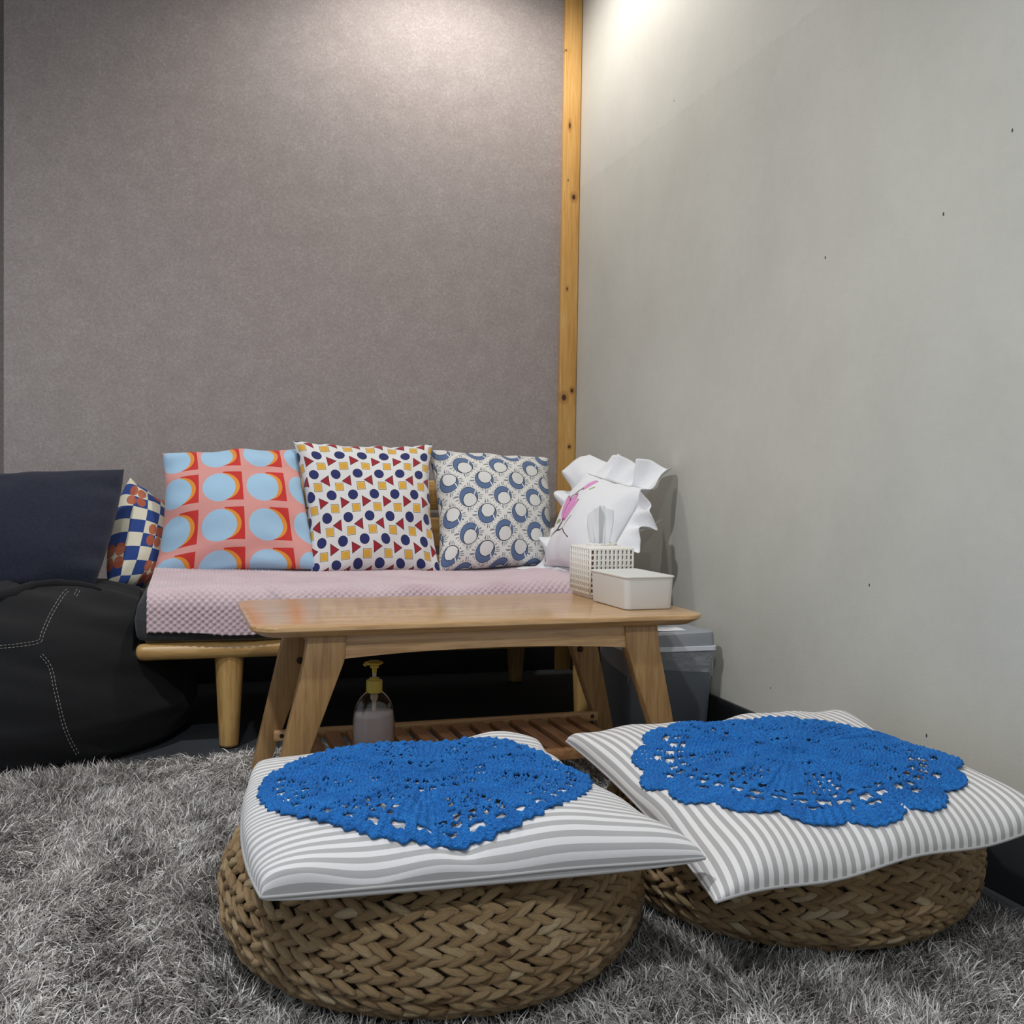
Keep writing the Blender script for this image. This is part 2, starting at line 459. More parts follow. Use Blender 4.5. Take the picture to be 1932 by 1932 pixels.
# ------------------------------------------------------------------ cushions
def pillow(name, corners, thick, mat, parent=None, n=44, bow=(.05, .05, .05, .05), back=.8, expo=(.42, 2.), wr=.004, seed=1, flat=None, deform=None, up=None, seam=0):
    """corners TL TR BR BL; bow = inward bow of left, right, bottom, top edges; front bulges along the normal."""
    TL, TR, BR, BL = [Vector(c) for c in corners]
    nrm = up or ((TR-TL)+(BR-BL)).cross((TL-BL)+(TR-BR)).normalized()
    u = np.linspace(-1, 1, n); U, Vv = np.meshgrid(u, u)
    # concentrate samples near the seam
    U = np.sin(U*pi/2); Vv = np.sin(Vv*pi/2)
    bl, br, bb, bt = bow
    cu = (1-np.abs(Vv)**2.2); cv = (1-np.abs(U)**2.2)
    su = (U+1)/2; sv = (Vv+1)/2
    s = su+bl*cu*(1-su)-br*cu*su
    q = sv+bb*cv*(1-sv)-bt*cv*sv
    f = lambda c: np.array(c)
    P = ((1-s)*(1-q))[..., None]*f(BL)+(s*(1-q))[..., None]*f(BR)+(s*q)[..., None]*f(TR)+((1-s)*q)[..., None]*f(TL)
    e, pw = expo
    h = (np.clip(1-np.abs(U)**pw, 0, 1)*np.clip(1-np.abs(Vv)**pw, 0, 1))**e
    nz = snoise(seed, 8, 2.5, 7); nz2 = snoise(seed+50, 8, 8, 18)
    edge = np.clip(1-h, 0, 1)
    wrk = wr*(nz(U*1.3, Vv*1.3)*.6+nz2(U, Vv)*edge*1.2)*np.clip(h*3, 0, 1)
    N = f(nrm)
    front = P+(h*thick+wrk)[..., None]*N
    hb = h if flat is None else np.clip(h*flat, 0, 1)
    bk = P-(hb*thick*back)[..., None]*N
    if deform: front = deform(front, U, Vv, 1); bk = deform(bk, U, Vv, -1)
    idx = np.arange(n*n).reshape(n, n)
    Q = np.stack([idx[:-1, :-1], idx[:-1, 1:], idx[1:, 1:], idx[1:, :-1]], -1).reshape(-1, 4)
    inner = np.zeros((n, n), bool); inner[1:-1, 1:-1] = True
    mp = idx.copy(); cnt = n*n; Vl = [front.reshape(-1, 3)]; ib = np.where(inner.ravel())[0]
    mp = mp.ravel(); mp[ib] = cnt+np.arange(len(ib)); Vl.append(bk.reshape(-1, 3)[ib])
    Q2 = mp[Q][:, ::-1]
    dv = np.linalg.norm(np.diff(front, axis=0), axis=2); du = np.linalg.norm(np.diff(front, axis=1), axis=2)
    AV = np.concatenate([np.zeros((1, n)), np.cumsum(dv, 0)], 0); AU = np.concatenate([np.zeros((n, 1)), np.cumsum(du, 1)], 1)
    AV = (AV/AV[-1:]).mean(1, keepdims=True)*np.ones((1, n)); AU = (AU/AU[:, -1:]).mean(0, keepdims=True)*np.ones((n, 1))
    UVf = np.stack([AU.ravel(), AV.ravel()], 1)
    me = mesh(name, np.concatenate(Vl), np.concatenate([Q, Q2]), mat, True, uv=np.concatenate([UVf, UVf[ib]]))
    o = obj(name, me, parent)
    if seam:
        loop = np.concatenate([front[0, :-1], front[:-1, -1], front[-1, :0:-1], front[:0:-1, 0]])
        k = len(loop); loop = np.concatenate([loop, loop[:1]])
        sm = obj(name+'_seam' if False else 'seam', mesh('seam', *tube([tuple(p) for p in loop[::2]]+[tuple(loop[0])], seam, 6, False), mat), o)
    return o

# --- striped floor cushions -------------------------------------------------
def stripe_mat(name, n, axis, white, grey):
    M = Mat(name, white, .85); M.set('Sheen Weight', .1)
    u, v_, _ = M.xyz('UV'); q = (u if axis == 'u' else v_)*float(n)
    c = M.mix(white, grey, q.fract().lt(.5))
    k = M.noise(M.coord('Object'), 900, 2); k2 = M.noise(M.coord('Object'), 40, 3)
    M.set('Base Color', c); M.bump(k*.5+k2*.8, .25, .0015)
    return M
M_s1 = stripe_mat('striped_cotton_front', 35, 'v', lin((226, 224, 224)), lin((176, 174, 173)))
M_s2 = stripe_mat('striped_cotton_right', 40, 'u', lin((228, 225, 223)), lin((172, 169, 168)))
def def2(P, U, Vv, side):
    if side > 0:
        h = np.clip(1-np.abs(U)**6, 0, 1)*np.clip(1-np.abs(Vv)**6, 0, 1)
        P[..., 2] += -.011*Vv*h
    P[..., 2] += .005*np.sin(U*7+.8)*np.clip(-Vv-.2, 0, 1)
    return P
def def1(P, U, Vv, side):
    if side > 0:
        h = np.clip(1-np.abs(U)**6, 0, 1)*np.clip(1-np.abs(Vv)**6, 0, 1)
        P[..., 2] += -.014*Vv*h
        d = np.exp(-((U+.12)/.085)**2)*np.clip((-Vv-.15)/.85, 0, 1)**.8   # dent at the front middle
        P[..., 2] -= .026*d*np.clip(1-np.abs(Vv)**6, 0, 1)
        P[..., 2] += .006*np.exp(-((U-.35)/.3)**2)*np.exp(-((Vv+.75)/.25)**2)
    return P
cu1 = pillow('floor_cushion', [(.085, 1.600, .222), (.540, 1.625, .222), (.590, 1.118, .210), (.066, 1.140, .207)], .046, M_s1, n=90,
    bow=(-.045, .05, .0, .0), back=.50, expo=(.27, 3.2), wr=.0065, seed=4, deform=def1, up=Vector((0, 0, 1)), seam=.0022)
tag(cu1, 'grey and white striped square cushion on the nearest pouf, dented at the front', 'cushion', 'striped floor cushions')
cu2 = pillow('floor_cushion', [(.606, 1.660, .218), (1.165, 1.700, .218), (1.112, 1.112, .207), (.592, 1.092, .166)], .055, M_s2, n=90,
    bow=(.03, .02, -.005, .02), back=.18, expo=(.30, 3.0), wr=.006, seed=8, deform=def2, up=Vector((0, 0, 1)), seam=.0022)
tag(cu2, 'grey and white striped square cushion on the pouf by the right wall', 'cushion', 'striped floor cushions')

# --- crocheted doilies --------------------------------------------------------
def yarn(name):
    M = Mat(name, lin((8, 100, 184)), .8)
    v = M.coord('Object'); n = M.noise(v, 420, 2, .5); n2 = M.noise(v, 900, 2); k = M.noise(v, 30, 3)
    M.set('Base Color', M.ramp(n*.7+k*.3, [(.3, lin((5, 76, 148))), (.5, lin((10, 108, 188))), (.72, lin((38, 142, 220)))]))
    M.bump(n*.9+n2*.4, .9, .003); return M
M_yarn = yarn('blue_yarn')
def doily(name, label, cush, c, R, rot, kind):
    bv = bvh(cush.data)
    nr, nt = 132, 800
    r = np.linspace(.012, 1, nr); th = np.arange(nt)*2*pi/nt
    Rr, T = np.meshgrid(r, th, indexing='ij')
    hole = np.zeros_like(Rr, bool)
    def eyelets(r0, r1, n, duty, ph=0., mask=None):
        q = ((T*n/(2*pi)+ph) % 1) < duty
        k = (Rr > r0) & (Rr < r1) & q
        if mask is not None: k &= mask
        return k
    if kind == 0:
        hole |= eyelets(.185, .250, 24, .58); hole |= eyelets(.292, .362, 30, .58, .3)
        sec = (np.cos(T*8) > -.15)
        for j, rr in enumerate((.47, .535, .60, .665, .73, .795)):
            hole |= eyelets(rr, rr+.046, 56, .58, .25*(j % 2), np.cos(T*8+.15*j) > -.1-.09*j)
        hole |= eyelets(.862, .912, 40, .55); 
        outer = 1+.020*np.abs(np.sin(T*20))+.012*np.sin(T*80)*(np.abs(np.sin(T*20)) > .3)
        nrib, amp = 100, .0024
    else:
        hole |= eyelets(.045, .080, 8, .45); hole |= eyelets(.235, .292, 32, .58, 0, np.cos(T*8) < .4)
        for j, rr in enumerate((.40, .455, .51, .565, .62)):
            hole |= eyelets(rr, rr+.041, 56, .58, .3*(j % 2), np.cos(T*8+pi) > .0+.12*abs(j-2))
        hole |= eyelets(.695, .742, 44, .58); hole |= eyelets(.765, .818, 40, .66, .5); hole |= eyelets(.838, .876, 32, .6, .2, np.abs(np.sin(T*8)) > .45)
        outer = 1+.085*np.abs(np.sin(T*8))**.7-.04+.008*np.sin(T*112)
        nrib, amp = 100, .0024
    scl = 1+(outer-1)*np.clip((Rr-.72)/.28, 0, 1)**1.5
    lx = c[0]+R*Rr*scl*np.cos(T+rot); ly = c[1]+R*Rr*scl*np.sin(T+rot)
    Z = np.zeros_like(lx); dn = Vector((0, 0, -1))
    for i in range(nr):
        for j in range(0, nt, 4):
            h = bv.ray_cast(Vector((lx[i, j], ly[i, j], 1.)), dn)
            Z[i, j] = h[0].z if h[0] is not None else np.nan
        a = Z[i, ::4]
        if np.isnan(a).any():
            prev = Z[i-1, ::4]; a = np.where(np.isnan(a), prev-.012, a)
        f = np.interp(np.arange(nt), np.arange(0, nt+1, 4), np.append(a, a[0])); Z[i] = f
    for it in range(2): Z[1:-1] = (Z[:-2]+Z[1:-1]*2+Z[2:])/4; 
    ZZ = np.stack([Z]+[np.roll(Z, s, 1) for s in (-8, -4, 4, 8)]); Z = ZZ.mean(0)
    Z = np.maximum(Z, Z)
    st = np.where(Rr < .26, np.sin(T*26), np.where(Rr < .52, np.sin(T*52), np.sin(T*nrib)))*np.clip(Rr*5, 0, 1)*amp*.55
    st += amp*np.sin(Rr*R/.0062*2*pi+.5*np.sin(T*nrib))*.9
    st += amp*1.2*(np.abs(np.sin(T*8 if kind else T*8)) > .82)*np.clip((Rr-.3)*5, 0, 1)*np.clip((.85-Rr)*8, 0, 1)
    w1 = snoise(21+kind, 8, 14, 34); und = .0016*w1(lx, ly)
    w2 = snoise(41+kind, 10, 150, 260); st += .0010*w2(lx, ly)
    edge = np.clip((Rr-.9)/.1, 0, 1)
    Z = Z+.0048+und+st-edge*.001
    V = np.stack([lx, ly, Z], -1).reshape(-1, 3)
    cell = np.ones((nr-1, nt), bool)
    cell &= ~hole[:-1]
    i, j = np.where(cell); jj = (j+1) % nt
    Q = np.stack([i*nt+j, (i+1)*nt+j, (i+1)*nt+jj, i*nt+jj], -1)
    cap = np.array([[0]*4])
    V = np.concatenate([V, [[c[0], c[1], Z[0].mean()]]]); kk = len(V)-1
    j = np.arange(0, nt, 2); Q3 = np.stack([np.full(len(j), kk), j, (j+1) % nt, (j+2) % nt], -1)
    me = mesh(name, V, np.concatenate([Q, Q3]), M_yarn, True)
    o = obj(name, me); md = o.modifiers.new('thickness', 'SOLIDIFY'); md.thickness = .0030; md.offset = -1; md.use_rim_only = True
    return tag(o, label, 'doily', 'blue crochet doilies')
doily('crochet_doily', 'blue round crochet doily on the nearest striped cushion', cu1, (.299, 1.372), .221, .2, 0)
doily('crochet_doily', 'blue scalloped crochet doily on the striped cushion by the wall', cu2, (.864, 1.362), .233, .15, 1)

# ------------------------------------------------------------------ coffee table
TA, TC = .0289, (.5556, 2.1753)
TZ, TL_, TD = .3886, .9426, .4551
def coffee_table():
    t = thing('coffee_table', 'low oiled wood coffee table with splayed legs and slatted lower shelf', 'table', (TC[0], TC[1], 0), TA)
    # top: rounded outline with an under-chamfer
    def outline(L, D, rc, n=10):
        P = []
        for sx, sy, a0 in ((1, 1, 0), (-1, 1, pi/2), (-1, -1, pi), (1, -1, 3*pi/2)):
            for i in range(n+1):
                a = a0+pi/2*i/n; P.append(((L/2-rc)*sx+rc*cos(a), (D/2-rc)*sy+rc*sin(a)))
        return P
    rings = [(0.004, TZ), (0.0012, TZ-.0008), (0, TZ-.003), (0, TZ-.009), (.001, TZ-.0105), (.022, TZ-.0225), (.025, TZ-.0235)]
    V = []; n = 44
    for ins, z in rings:
        V += [(x, y, z) for x, y in outline(TL_-2*ins, TD-2*ins, .048-ins*.6)]
    Fc = [tuple(range(n)), tuple((len(rings)-1)*n+i for i in range(n))[::-1]]
    for k in range(len(rings)-1): Fc += [(k*n+(i+1) % n, k*n+i, (k+1)*n+i, (k+1)*n+(i+1) % n) for i in range(n)]
    obj('table_top', crease(mesh('table_top', V, Fc, M_table, True), .5), t)
    zt = TZ-.0236
    for sx in (-1, 1):
        for sv in (-1, 1):
            v0, v1 = (-.198, -.166) if sv < 0 else (.160, .192)
            prof = [(.366, zt), (.372, .318), (.441, .012), (.408, .012), (.296, .316), (.292, zt)]
            k = len(prof); A = [(sx*u, v0, z) for u, z in prof]+[(sx*u, v1, z) for u, z in prof]
            Fq = [(0, 1, 4, 5), (1, 2, 3, 4), (k, k+5, k+4, k+1), (k+1, k+4, k+3, k+2)]+[(i, k+i, k+(i+1) % k, (i+1) % k) for i in range(k)]
            if sx < 0: Fq = [q[::-1] for q in Fq]
            import bmesh
            me = mesh('leg', A, [q[::-1] for q in Fq], M_tleg, False)
            bm = bmesh.new(); bm.from_mesh(me); bmesh.ops.bevel(bm, geom=bm.edges[:], offset=.003, segments=2, affect='EDGES', profile=.5)
            bmesh.ops.recalc_face_normals(bm, faces=bm.faces); bm.to_mesh(me); bm.free()
            for p in me.polygons: p.use_smooth = True
            crease(me, .7); lg = obj('leg', me, t)
            if sv > 0:     # recessed bolt on the camera side of the rear legs
                V, Fc = lathe([(.0052, 0), (.0075, .0012), (.0075, -.001), (.0052, -.001)], 16, False)
                V = [(sx*.337+x, v0-.0008-z, .258+y) for x, y, z in V]
                M_bolt = bpy.data.materials.get('bolt_dark') or Mat('bolt_dark', lin((58, 44, 32)), .4, Metallic=.4).m
                V2, F2 = lathe([(.0052, .0005), (.0048, .002), (.0015, .0024)], 16, True)
                V2 = [(sx*.337+x, v0-z, .258+y) for x, y, z in V2]
                Vj, Fj = join([(V, Fc), (V2, F2)])
                obj('bolt', mesh('bolt', Vj, Fj, M_bolt), lg)
    # aprons
    for v0, v1 in ((-.190, -.168), (.164, .186)):
        n = 24; V = []; Fc = []
        for i in range(n+1):
            u = -.296+.592*i/n; zb = .319+.011*(1-(abs(u)/.296)**2.2)
            V += [(u, v0, zb), (u, v1, zb), (u, v1, zt), (u, v0, zt)]
        for i in range(n):
            a = 4*i; b = a+4; Fc += [(a, b, b+3, a+3), (a+1, a+2, b+2, b+1), (a, a+1, b+1, b), (a+3, b+3, b+2, a+2)]
        obj('apron', crease(mesh('apron', V, Fc, M_table, True), .6), t)
    for s in (-1, 1):
        obj('side_apron', boxmesh('side_apron', (s*.333-.010, s*.333+.010, -.166, .160, .322, zt), M_slat, .002), t)
    # shelf
    for v0 in (-.170, .140):
        r = obj('shelf_rail', boxmesh('shelf_rail', (-.394, .380, v0, v0+.020, .084, .106), M_slat if v0 < 0 else M_table, .002), t)
        for u in (-.378, .364):
            V, Fc = lathe([(.0048, .0006), (.0042, .0006), (.0038, .0002)], 14, True)
            obj('bolt', mesh('bolt', [(u+x, v0-z, .0955+y) for x, y, z in V], Fc, bpy.data.materials['bolt_dark']), r)
    me = boxmesh('slat', (-.0155, .0155, -.151, .141, .082, .099), M_slat, .0015)
    for i in range(14): obj('slat', me, t, (-.317+.0485*i, 0, 0))
    return t
coffee_table()

# ------------------------------------------------------------------ things on the table
def rrect(x0, x1, y0, y1, rc, n=5):
    P = []
    for cx, cy, a0 in ((x1-rc, y1-rc, 0), (x0+rc, y1-rc, pi/2), (x0+rc, y0+rc, pi), (x1-rc, y0+rc, 3*pi/2)):
        for i in range(n+1): a = a0+pi/2*i/n; P.append((cx+rc*cos(a), cy+rc*sin(a)))
    return P
def loft(rings, cap=True):
    n = len(rings[0]); V = [p for r in rings for p in r]; Fc = []
    for k in range(len(rings)-1): Fc += [(k*n+i, k*n+(i+1) % n, (k+1)*n+(i+1) % n, (k+1)*n+i) for i in range(n)]
    if cap: Fc += [tuple(range(n))[::-1], tuple((len(rings)-1)*n+i for i in range(n))]
    return V, Fc
def rr3(x0, x1, y0, y1, rc, z, n=5): return [(x, y, z) for x, y in rrect(x0, x1, y0, y1, rc, n)]

M_wplastic = Mat('white_plastic', lin((222, 222, 218)), .45); v = M_wplastic.coord('Object'); M_wplastic.bump(M_wplastic.noise(v, 700, 2), .08, .0006)
t = thing('storage_box', 'white lidded plastic box on the right end of the table', 'box', (.9355, 2.152, TZ), .045)
hx, hy = .061, .097
obj('body', crease(mesh('body', *loft([rr3(-hx+.008, hx-.008, -hy+.008, hy-.008, .010, .0005), rr3(-hx+.005, hx-.005, -hy+.005, hy-.005, .013, .0015), rr3(-hx+.0035, hx-.0035, -hy+.0035, hy-.0035, .015, .006), rr3(-hx+.001, hx-.001, -hy+.001, hy-.001, .014, .069)]), M_wplastic), .6), t)
obj('lid', crease(mesh('lid', *loft([rr3(-hx, hx, -hy, hy, .013, .0692), rr3(-hx-.001, hx+.001, -hy-.001, hy+.001, .013, .0702), rr3(-hx-.001, hx+.001, -hy-.001, hy+.001, .013, .0726), rr3(-hx+.001, hx-.001, -hy+.001, hy-.001, .012, .0738), rr3(-hx+.010, hx-.010, -hy+.010, hy-.010, .009, .0732)]), M_wplastic), .6), t)

# tissue box in a woven cover
t = thing('tissue_box', 'tissue box in a white woven cane cover behind the white plastic box', 'tissue box', (.9365, 2.337, TZ), .03)
bx, by, bz = .0545, .0600, .121
M_card = Mat('tissue_carton', lin((226, 210, 208)), .7)
x, y, z = M_card.xyz(); kn = M_card.noise(M_card.coord('Object'), 90, 2)
c = M_card.mix(lin((224, 214, 210)), lin((48, 40, 42)), ((z-.05).abs().lt(.022))*(kn.gt(.50))*(y.lt(-.04)))
c = M_card.mix(c, lin((120, 18, 26)), ((z-.042).abs().lt(.006))*(kn.lt(.46))*(y.lt(-.04)))
c = M_card.mix(c, lin((150, 114, 92)), x.lt(-.04)*z.gt(.012))
M_card.set('Base Color', c)
obj('carton', boxmesh('carton', (-bx+.003, bx-.003, -by+.003, by-.003, .0, bz-.006), M_card, .002), t)
M_cane = Mat('white_cane', lin((236, 232, 224)), .55); v = M_cane.coord('Object'); M_cane.bump(M_cane.noise(v, 500, 2), .5, .001)
def cane_face(o, eu, ev, nrm, W, H, nu, nv):
    parts = []
    o, eu, ev, nrm = [Vector(q) for q in (o, eu, ev, nrm)]
    for k in range(nv+1):          # braided horizontals
        for s in (0, 1):
            pts = []
            m_ = nu*4
            for i in range(m_+1):
                u = W*i/m_; ph = pi*i/2+s*pi
                pts.append(o+eu*u+ev*(H*k/nv+.0018*sin(ph))+nrm*(.0012+.0009*cos(ph)))
            parts.append(tube(pts, .0018, 5))
    for i in range(nu+1):
        for d in (-.0016, .0016) if 0 < i < nu else (0,):
            parts.append(tube([o+eu*(W*i/nu+d)+nrm*.0018, o+eu*(W*i/nu+d)+ev*(H*.5)+nrm*.0022, o+eu*(W*i/nu+d)+ev*H+nrm*.0018], .0019, 5))
    return join(parts)
zb0 = .012
H = bz-zb0-.004
F4 = [cane_face((-bx, -by, zb0), (1, 0, 0), (0, 0, 1), (0, -1, 0), 2*bx, H, 10, 8), cane_face((-bx, by, zb0), (0, -1, 0), (0, 0, 1), (-1, 0, 0), 2*by, H, 10, 8),
      cane_face((bx, -by, zb0), (0, 1, 0), (0, 0, 1), (1, 0, 0), 2*by, H, 10, 8), cane_face((bx, by, zb0), (-1, 0, 0), (0, 0, 1), (0, 1, 0), 2*bx, H, 10, 8)]
V, Fc = join(F4); obj('woven_cover', mesh('woven_cover', V, Fc, M_cane), t)
V, Fc = loft([rr3(-bx-.001, bx+.001, -by-.001, by+.001, .006, bz-.006), rr3(-bx-.002, bx+.002, -by-.002, by+.002, .006, bz-.003), rr3(-bx, bx, -by, by, .006, bz), rr3(-bx+.01, bx-.01, -by+.01, by-.01, .006, bz+.002), rr3(-.034, .034, -.022, .022, .02, bz+.003), rr3(-.032, .032, -.020, .020, .019, bz-.003)], False)
obj('top_rim', crease(mesh('top_rim', V, Fc, M_cane), .9), t)
parts = [tube([(.036*cos(a)*1.0, .024*sin(a), bz+.005+.001*sin(a*13)) for a in np.linspace(0, 2*pi, 60)], .0035, 6, False)]
obj('opening_ring', mesh('opening_ring', *join(parts), M_cane), t)
M_tis = Mat('tissue_paper', lin((238, 238, 240)), .9); M_tis.set('Subsurface Weight', .0); v = M_tis.coord('Object'); M_tis.bump(M_tis.noise(v, 60, 3), .3, .002)
nu, nv = 40, 24; V = []; Fc = []
for j in range(nv+1):
    q = j/nv
    for i in range(nu+1):
        s = i/nu*2-1
        wd = .020+.015*min(1, q*1.4)-.004*q
        fold = .010*sin(s*5.2+.4)*(.35+.65*q)+.004*sin(s*11+2*q)
        V.append((-.006+s*wd+.004*q, fold+.004*q, bz-.012+.112*q*(1-.16*max(0, s-.2)**1.2-.30*max(0, -s-.25)**1.5)))
Fc = [(j*(nu+1)+i, j*(nu+1)+i+1, (j+1)*(nu+1)+i+1, (j+1)*(nu+1)+i) for j in range(nv) for i in range(nu)]
o = obj('tissue', mesh('tissue', V, Fc, M_tis), t); md = o.modifiers.new('thickness', 'SOLIDIFY'); md.thickness = .0007; o['label'] = 'white tissue pulled up'

# soap bottle on the shelf
t = thing('soap_bottle', 'clear pump soap bottle with yellow cap standing on the table shelf', 'bottle', (.350, 2.135, .0992), .2); t.scale = (1.07, 1.07, 1.06)
prof = [(.002, .0), (.0385, .0), (.0415, .003), (.0425, .010), (.0425, .050), (.0420, .066), (.040, .080), (.035, .094), (.027, .105), (.019, .112), (.0145, .115), (.0145, .122)]
M_glass = Mat('clear_bottle', (.96, .95, .95), .06); M_glass.set('Transmission Weight', 1.); M_glass.set('IOR', 1.45)
V, Fc = lathe(prof, 48, False, sy=.72); inner = [(max(.001, r-.0016), z+(.0016 if z < .01 else 0)) for r, z in prof]
V2, F2 = lathe(inner, 48, False, sy=.72); Vj, Fj = join([(V, Fc), (V2, [f[::-1] for f in F2])])
obj('bottle', mesh('bottle', Vj, Fj, M_glass), t)
M_liq = Mat('soap_gel', lin((214, 202, 200)), .25); M_liq.set('Transmission Weight', .15); M_liq.set('IOR', 1.34)
v = M_liq.coord('Object'); M_liq.bump(M_liq.noise(v, 60, 3), .4, .002)
V, Fc = lathe([(.002, .003), (.037, .003), (.0402, .011), (.0402, .050), (.0398, .065), (.0385, .0755), (.002, .0755)], 40, True, sy=.70)
obj('liquid', mesh('liquid', V, Fc, M_liq), t)
M_yel = Mat('yellow_pump', lin((206, 180, 70)), .4); v = M_yel.coord('Object'); M_yel.bump(M_yel.noise(v, 300, 2), .06, .0006)
V, Fc = lathe([(.0155, .1135), (.0158, .1135), (.0158, .136), (.0148, .1375), (.0100, .1375), (.0100, .1405), (.0085, .142), (.0046, .142)], 32)
cap = obj('cap', crease(mesh('cap', V, Fc, M_yel), .6), t)
M_stem = Mat('pump_stem', lin((214, 200, 170)), .35)
obj('stem', mesh('stem', *lathe([(.0040, .140), (.0040, .158)], 20), M_stem), t)
obj('dip_tube', mesh('dip_tube', *lathe([(.0075, .113), (.0075, .101), (.0042, .095), (.0042, .079), (.003, .076), (.003, .010)], 18), M_stem), t)
V, Fc = lathe([(.0045, .152), (.0050, .160), (.0085, .1615), (.0085, .166), (.0165, .170), (.0172, .1725), (.010, .1752), (.001, .1758)], 32)
Vs, Fs = tube([(-.008, 0, .1715), (-.018, 0, .1708), (-.0215, 0, .167)], [.005, .0042, .0032], 10)
obj('pump_head', crease(mesh('pump_head', *join([(V, Fc), (Vs, Fs)]), M_yel), .7), t)

# ------------------------------------------------------------------ waste bin
t = thing('waste_bin', 'grey plastic waste bin with white rim by the right wall', 'bin', (1.1165, 2.405, 0))
M_bin = Mat('bin_grey', lin((104, 110, 118)), .5); v = M_bin.coord('Object'); M_bin.bump(M_bin.noise(v, 500, 2), .12, .0008)
M_bin2 = Mat('bin_lid_grey', lin((150, 154, 160)), .5); v = M_bin2.coord('Object'); M_bin2.bump(M_bin2.noise(v, 500, 2), .12, .0008)
wx, wy = .1165, .105
obj('body', crease(mesh('body', *loft([rr3(-wx+.016, wx-.016, -wy+.016, wy-.016, .014, .0), rr3(-wx+.014, wx-.014, -wy+.014, wy-.014, .014, .003), rr3(-wx+.002, wx-.002, -wy+.002, wy-.002, .014, .252)]), M_bin), .6), t)
M_rimw = Mat('bin_rim_white', lin((226, 230, 238)), .4)
obj('rim', crease(mesh('rim', *loft([rr3(-wx-.002, wx+.002, -wy-.002, wy+.002, .016, .2505), rr3(-wx-.004, wx+.004, -wy-.004, wy+.004, .016, .2520), rr3(-wx-.004, wx+.004, -wy-.004, wy+.004, .016, .2615), rr3(-wx, wx, -wy, wy, .015, .2630)]), M_rimw), .6), t)
rg = []
for z, ins, bow_ in ((.2630, 0, 0), (.284, .001, 0), (.2925, .003, .0), (.2955, .008, 0), (.2945, .03, 0)):
    rg.append([(x, y, z+(.004*(x/wx) if z > .28 and y < 0 else 0)) for x, y in rrect(-wx+ins, wx-ins, -wy+ins, wy-ins, .016)])
lid = obj('lid', crease(mesh('lid', *loft(rg), M_bin2), .6), t)
M_lab = Mat('bin_label', lin((240, 241, 244)), .5)
x, y, z = M_lab.xyz(); k = M_lab.noise(M_lab.coord('Object', (60, 300, 1)), 3, 2)
M_lab.set('Base Color', M_lab.mix(lin((240, 241, 244)), lin((120, 122, 128)), k.gt(.56)*(y.abs().lt(.026))))
obj('label_sticker', mesh('label_sticker', box(-.075, .055, -.062, -.005, .2962, .2970), BOXF, M_lab, False), lid)['label'] = 'white printed sticker on lid'
# clear liner folded over the rim
M_film = Mat('clear_film', (.9, .92, .95), .12); M_film.set('Transmission Weight', .0); M_film.set('Alpha', .20); M_film.set('Specular IOR Level', .8)
v = M_film.coord('Object', (1, 1, 1.6)); M_film.bump(M_film.noise(v, 28, 4, .6, 1.5), 1., .012)
ring0 = rrect(-wx-.0005, wx+.0005, -wy-.0005, wy+.0005, .016, 10); V = []; Fc = []; nn = len(ring0)
for k in range(9):
    for i, (x, y) in enumerate(ring0):
        q = k/8; ln = .052+.020*sin(i*.55+1)+.010*sin(i*1.7); wob = 1+.018*q*sin(i*1.3+k*.4)
        V.append((x*wob*(1-.03*q), y*wob*(1-.03*q)-.0015*(y < 0), .250-ln*q))
for k in range(8): Fc += [(k*nn+i, k*nn+(i+1) % nn, (k+1)*nn+(i+1) % nn, (k+1)*nn+i) for i in range(nn)]
o = obj('liner', mesh('liner', V, Fc, M_film), t); o['label'] = 'clear plastic liner folded over the rim'

# ------------------------------------------------------------------ sofa
SX0, SX1 = -.145, 1.200
sofa = thing('wooden_sofa', 'low oak framed two-seat sofa with dark grey seat pad', 'sofa', (0, 0, 0))
def rail(name, p0, p1, r, mat=M_oak):
    p0 = Vector(p0); p1 = Vector(p1); d = (p1-p0).normalized()
    pts = [p0+d*0, p0+d*.003, p0+d*.009, p0+d*.018, p1-d*.018, p1-d*.009, p1-d*.003, p1]
    rs = [r*.35, r*.72, r*.93, r, r, r*.93, r*.72, r*.35]
    return obj(name, mesh(name, *tube(pts, rs, 20), mat), sofa)
rail('front_rail', (SX0, 2.585, .2455), (SX1, 2.585, .2455), .0205)
rail('back_rail', (SX0, 3.28, .245), (SX1, 3.28, .245), .0205)
for x in (SX0+.05, SX1-.05): obj('side_rail', boxmesh('side_rail', (x-.018, x+.018, 2.59, 3.28, .230, .262), M_oak, .006), sofa)
for x in (.070, 1.00):
    for y in (2.61, 3.24):
        V, Fc = lathe([(.018, .004), (.0225, .004), (.0235, .010), (.0345, .225), (.0345, .232)], 28)
        obj('leg', mesh('leg', [(x+a, y+b, c_) for a, b, c_ in V], Fc, M_oakleg), sofa)
obj('seat_board', boxmesh('seat_board', (SX0+.02, SX1-.02, 2.60, 3.27, .2625, .270), M_oak, .002), sofa)
for x in (.03, .52, 1.0):
    P = [(x-.02, 3.255, .23), (x+.02, 3.255, .23), (x+.02, 3.285, .23), (x-.02, 3.285, .23), (x-.02, 3.325, .655), (x+.02, 3.325, .655), (x+.02, 3.352, .655), (x-.02, 3.352, .655)]
    obj('back_post', boxmesh('back_post', P, M_oakleg, .004), sofa)
for z in (.325, .446, .567):
    yy = 3.245+.155*(z-.23)
    P = [(-.01, yy-.012, z), (1.04, yy-.012, z), (1.04, yy+.008, z), (-.01, yy+.008, z)]
    P += [(a, b+.0145, z+.096) for a, b, c_ in P]
    obj('back_slat', boxmesh('back_slat', P, M_oak, .006), sofa)
M_seat = fabric('dark_grey_seat', lin((56, 57, 60)), .95, 700, .3, .1, .25)
n = 60; SZ0, SZ1 = .271, .378
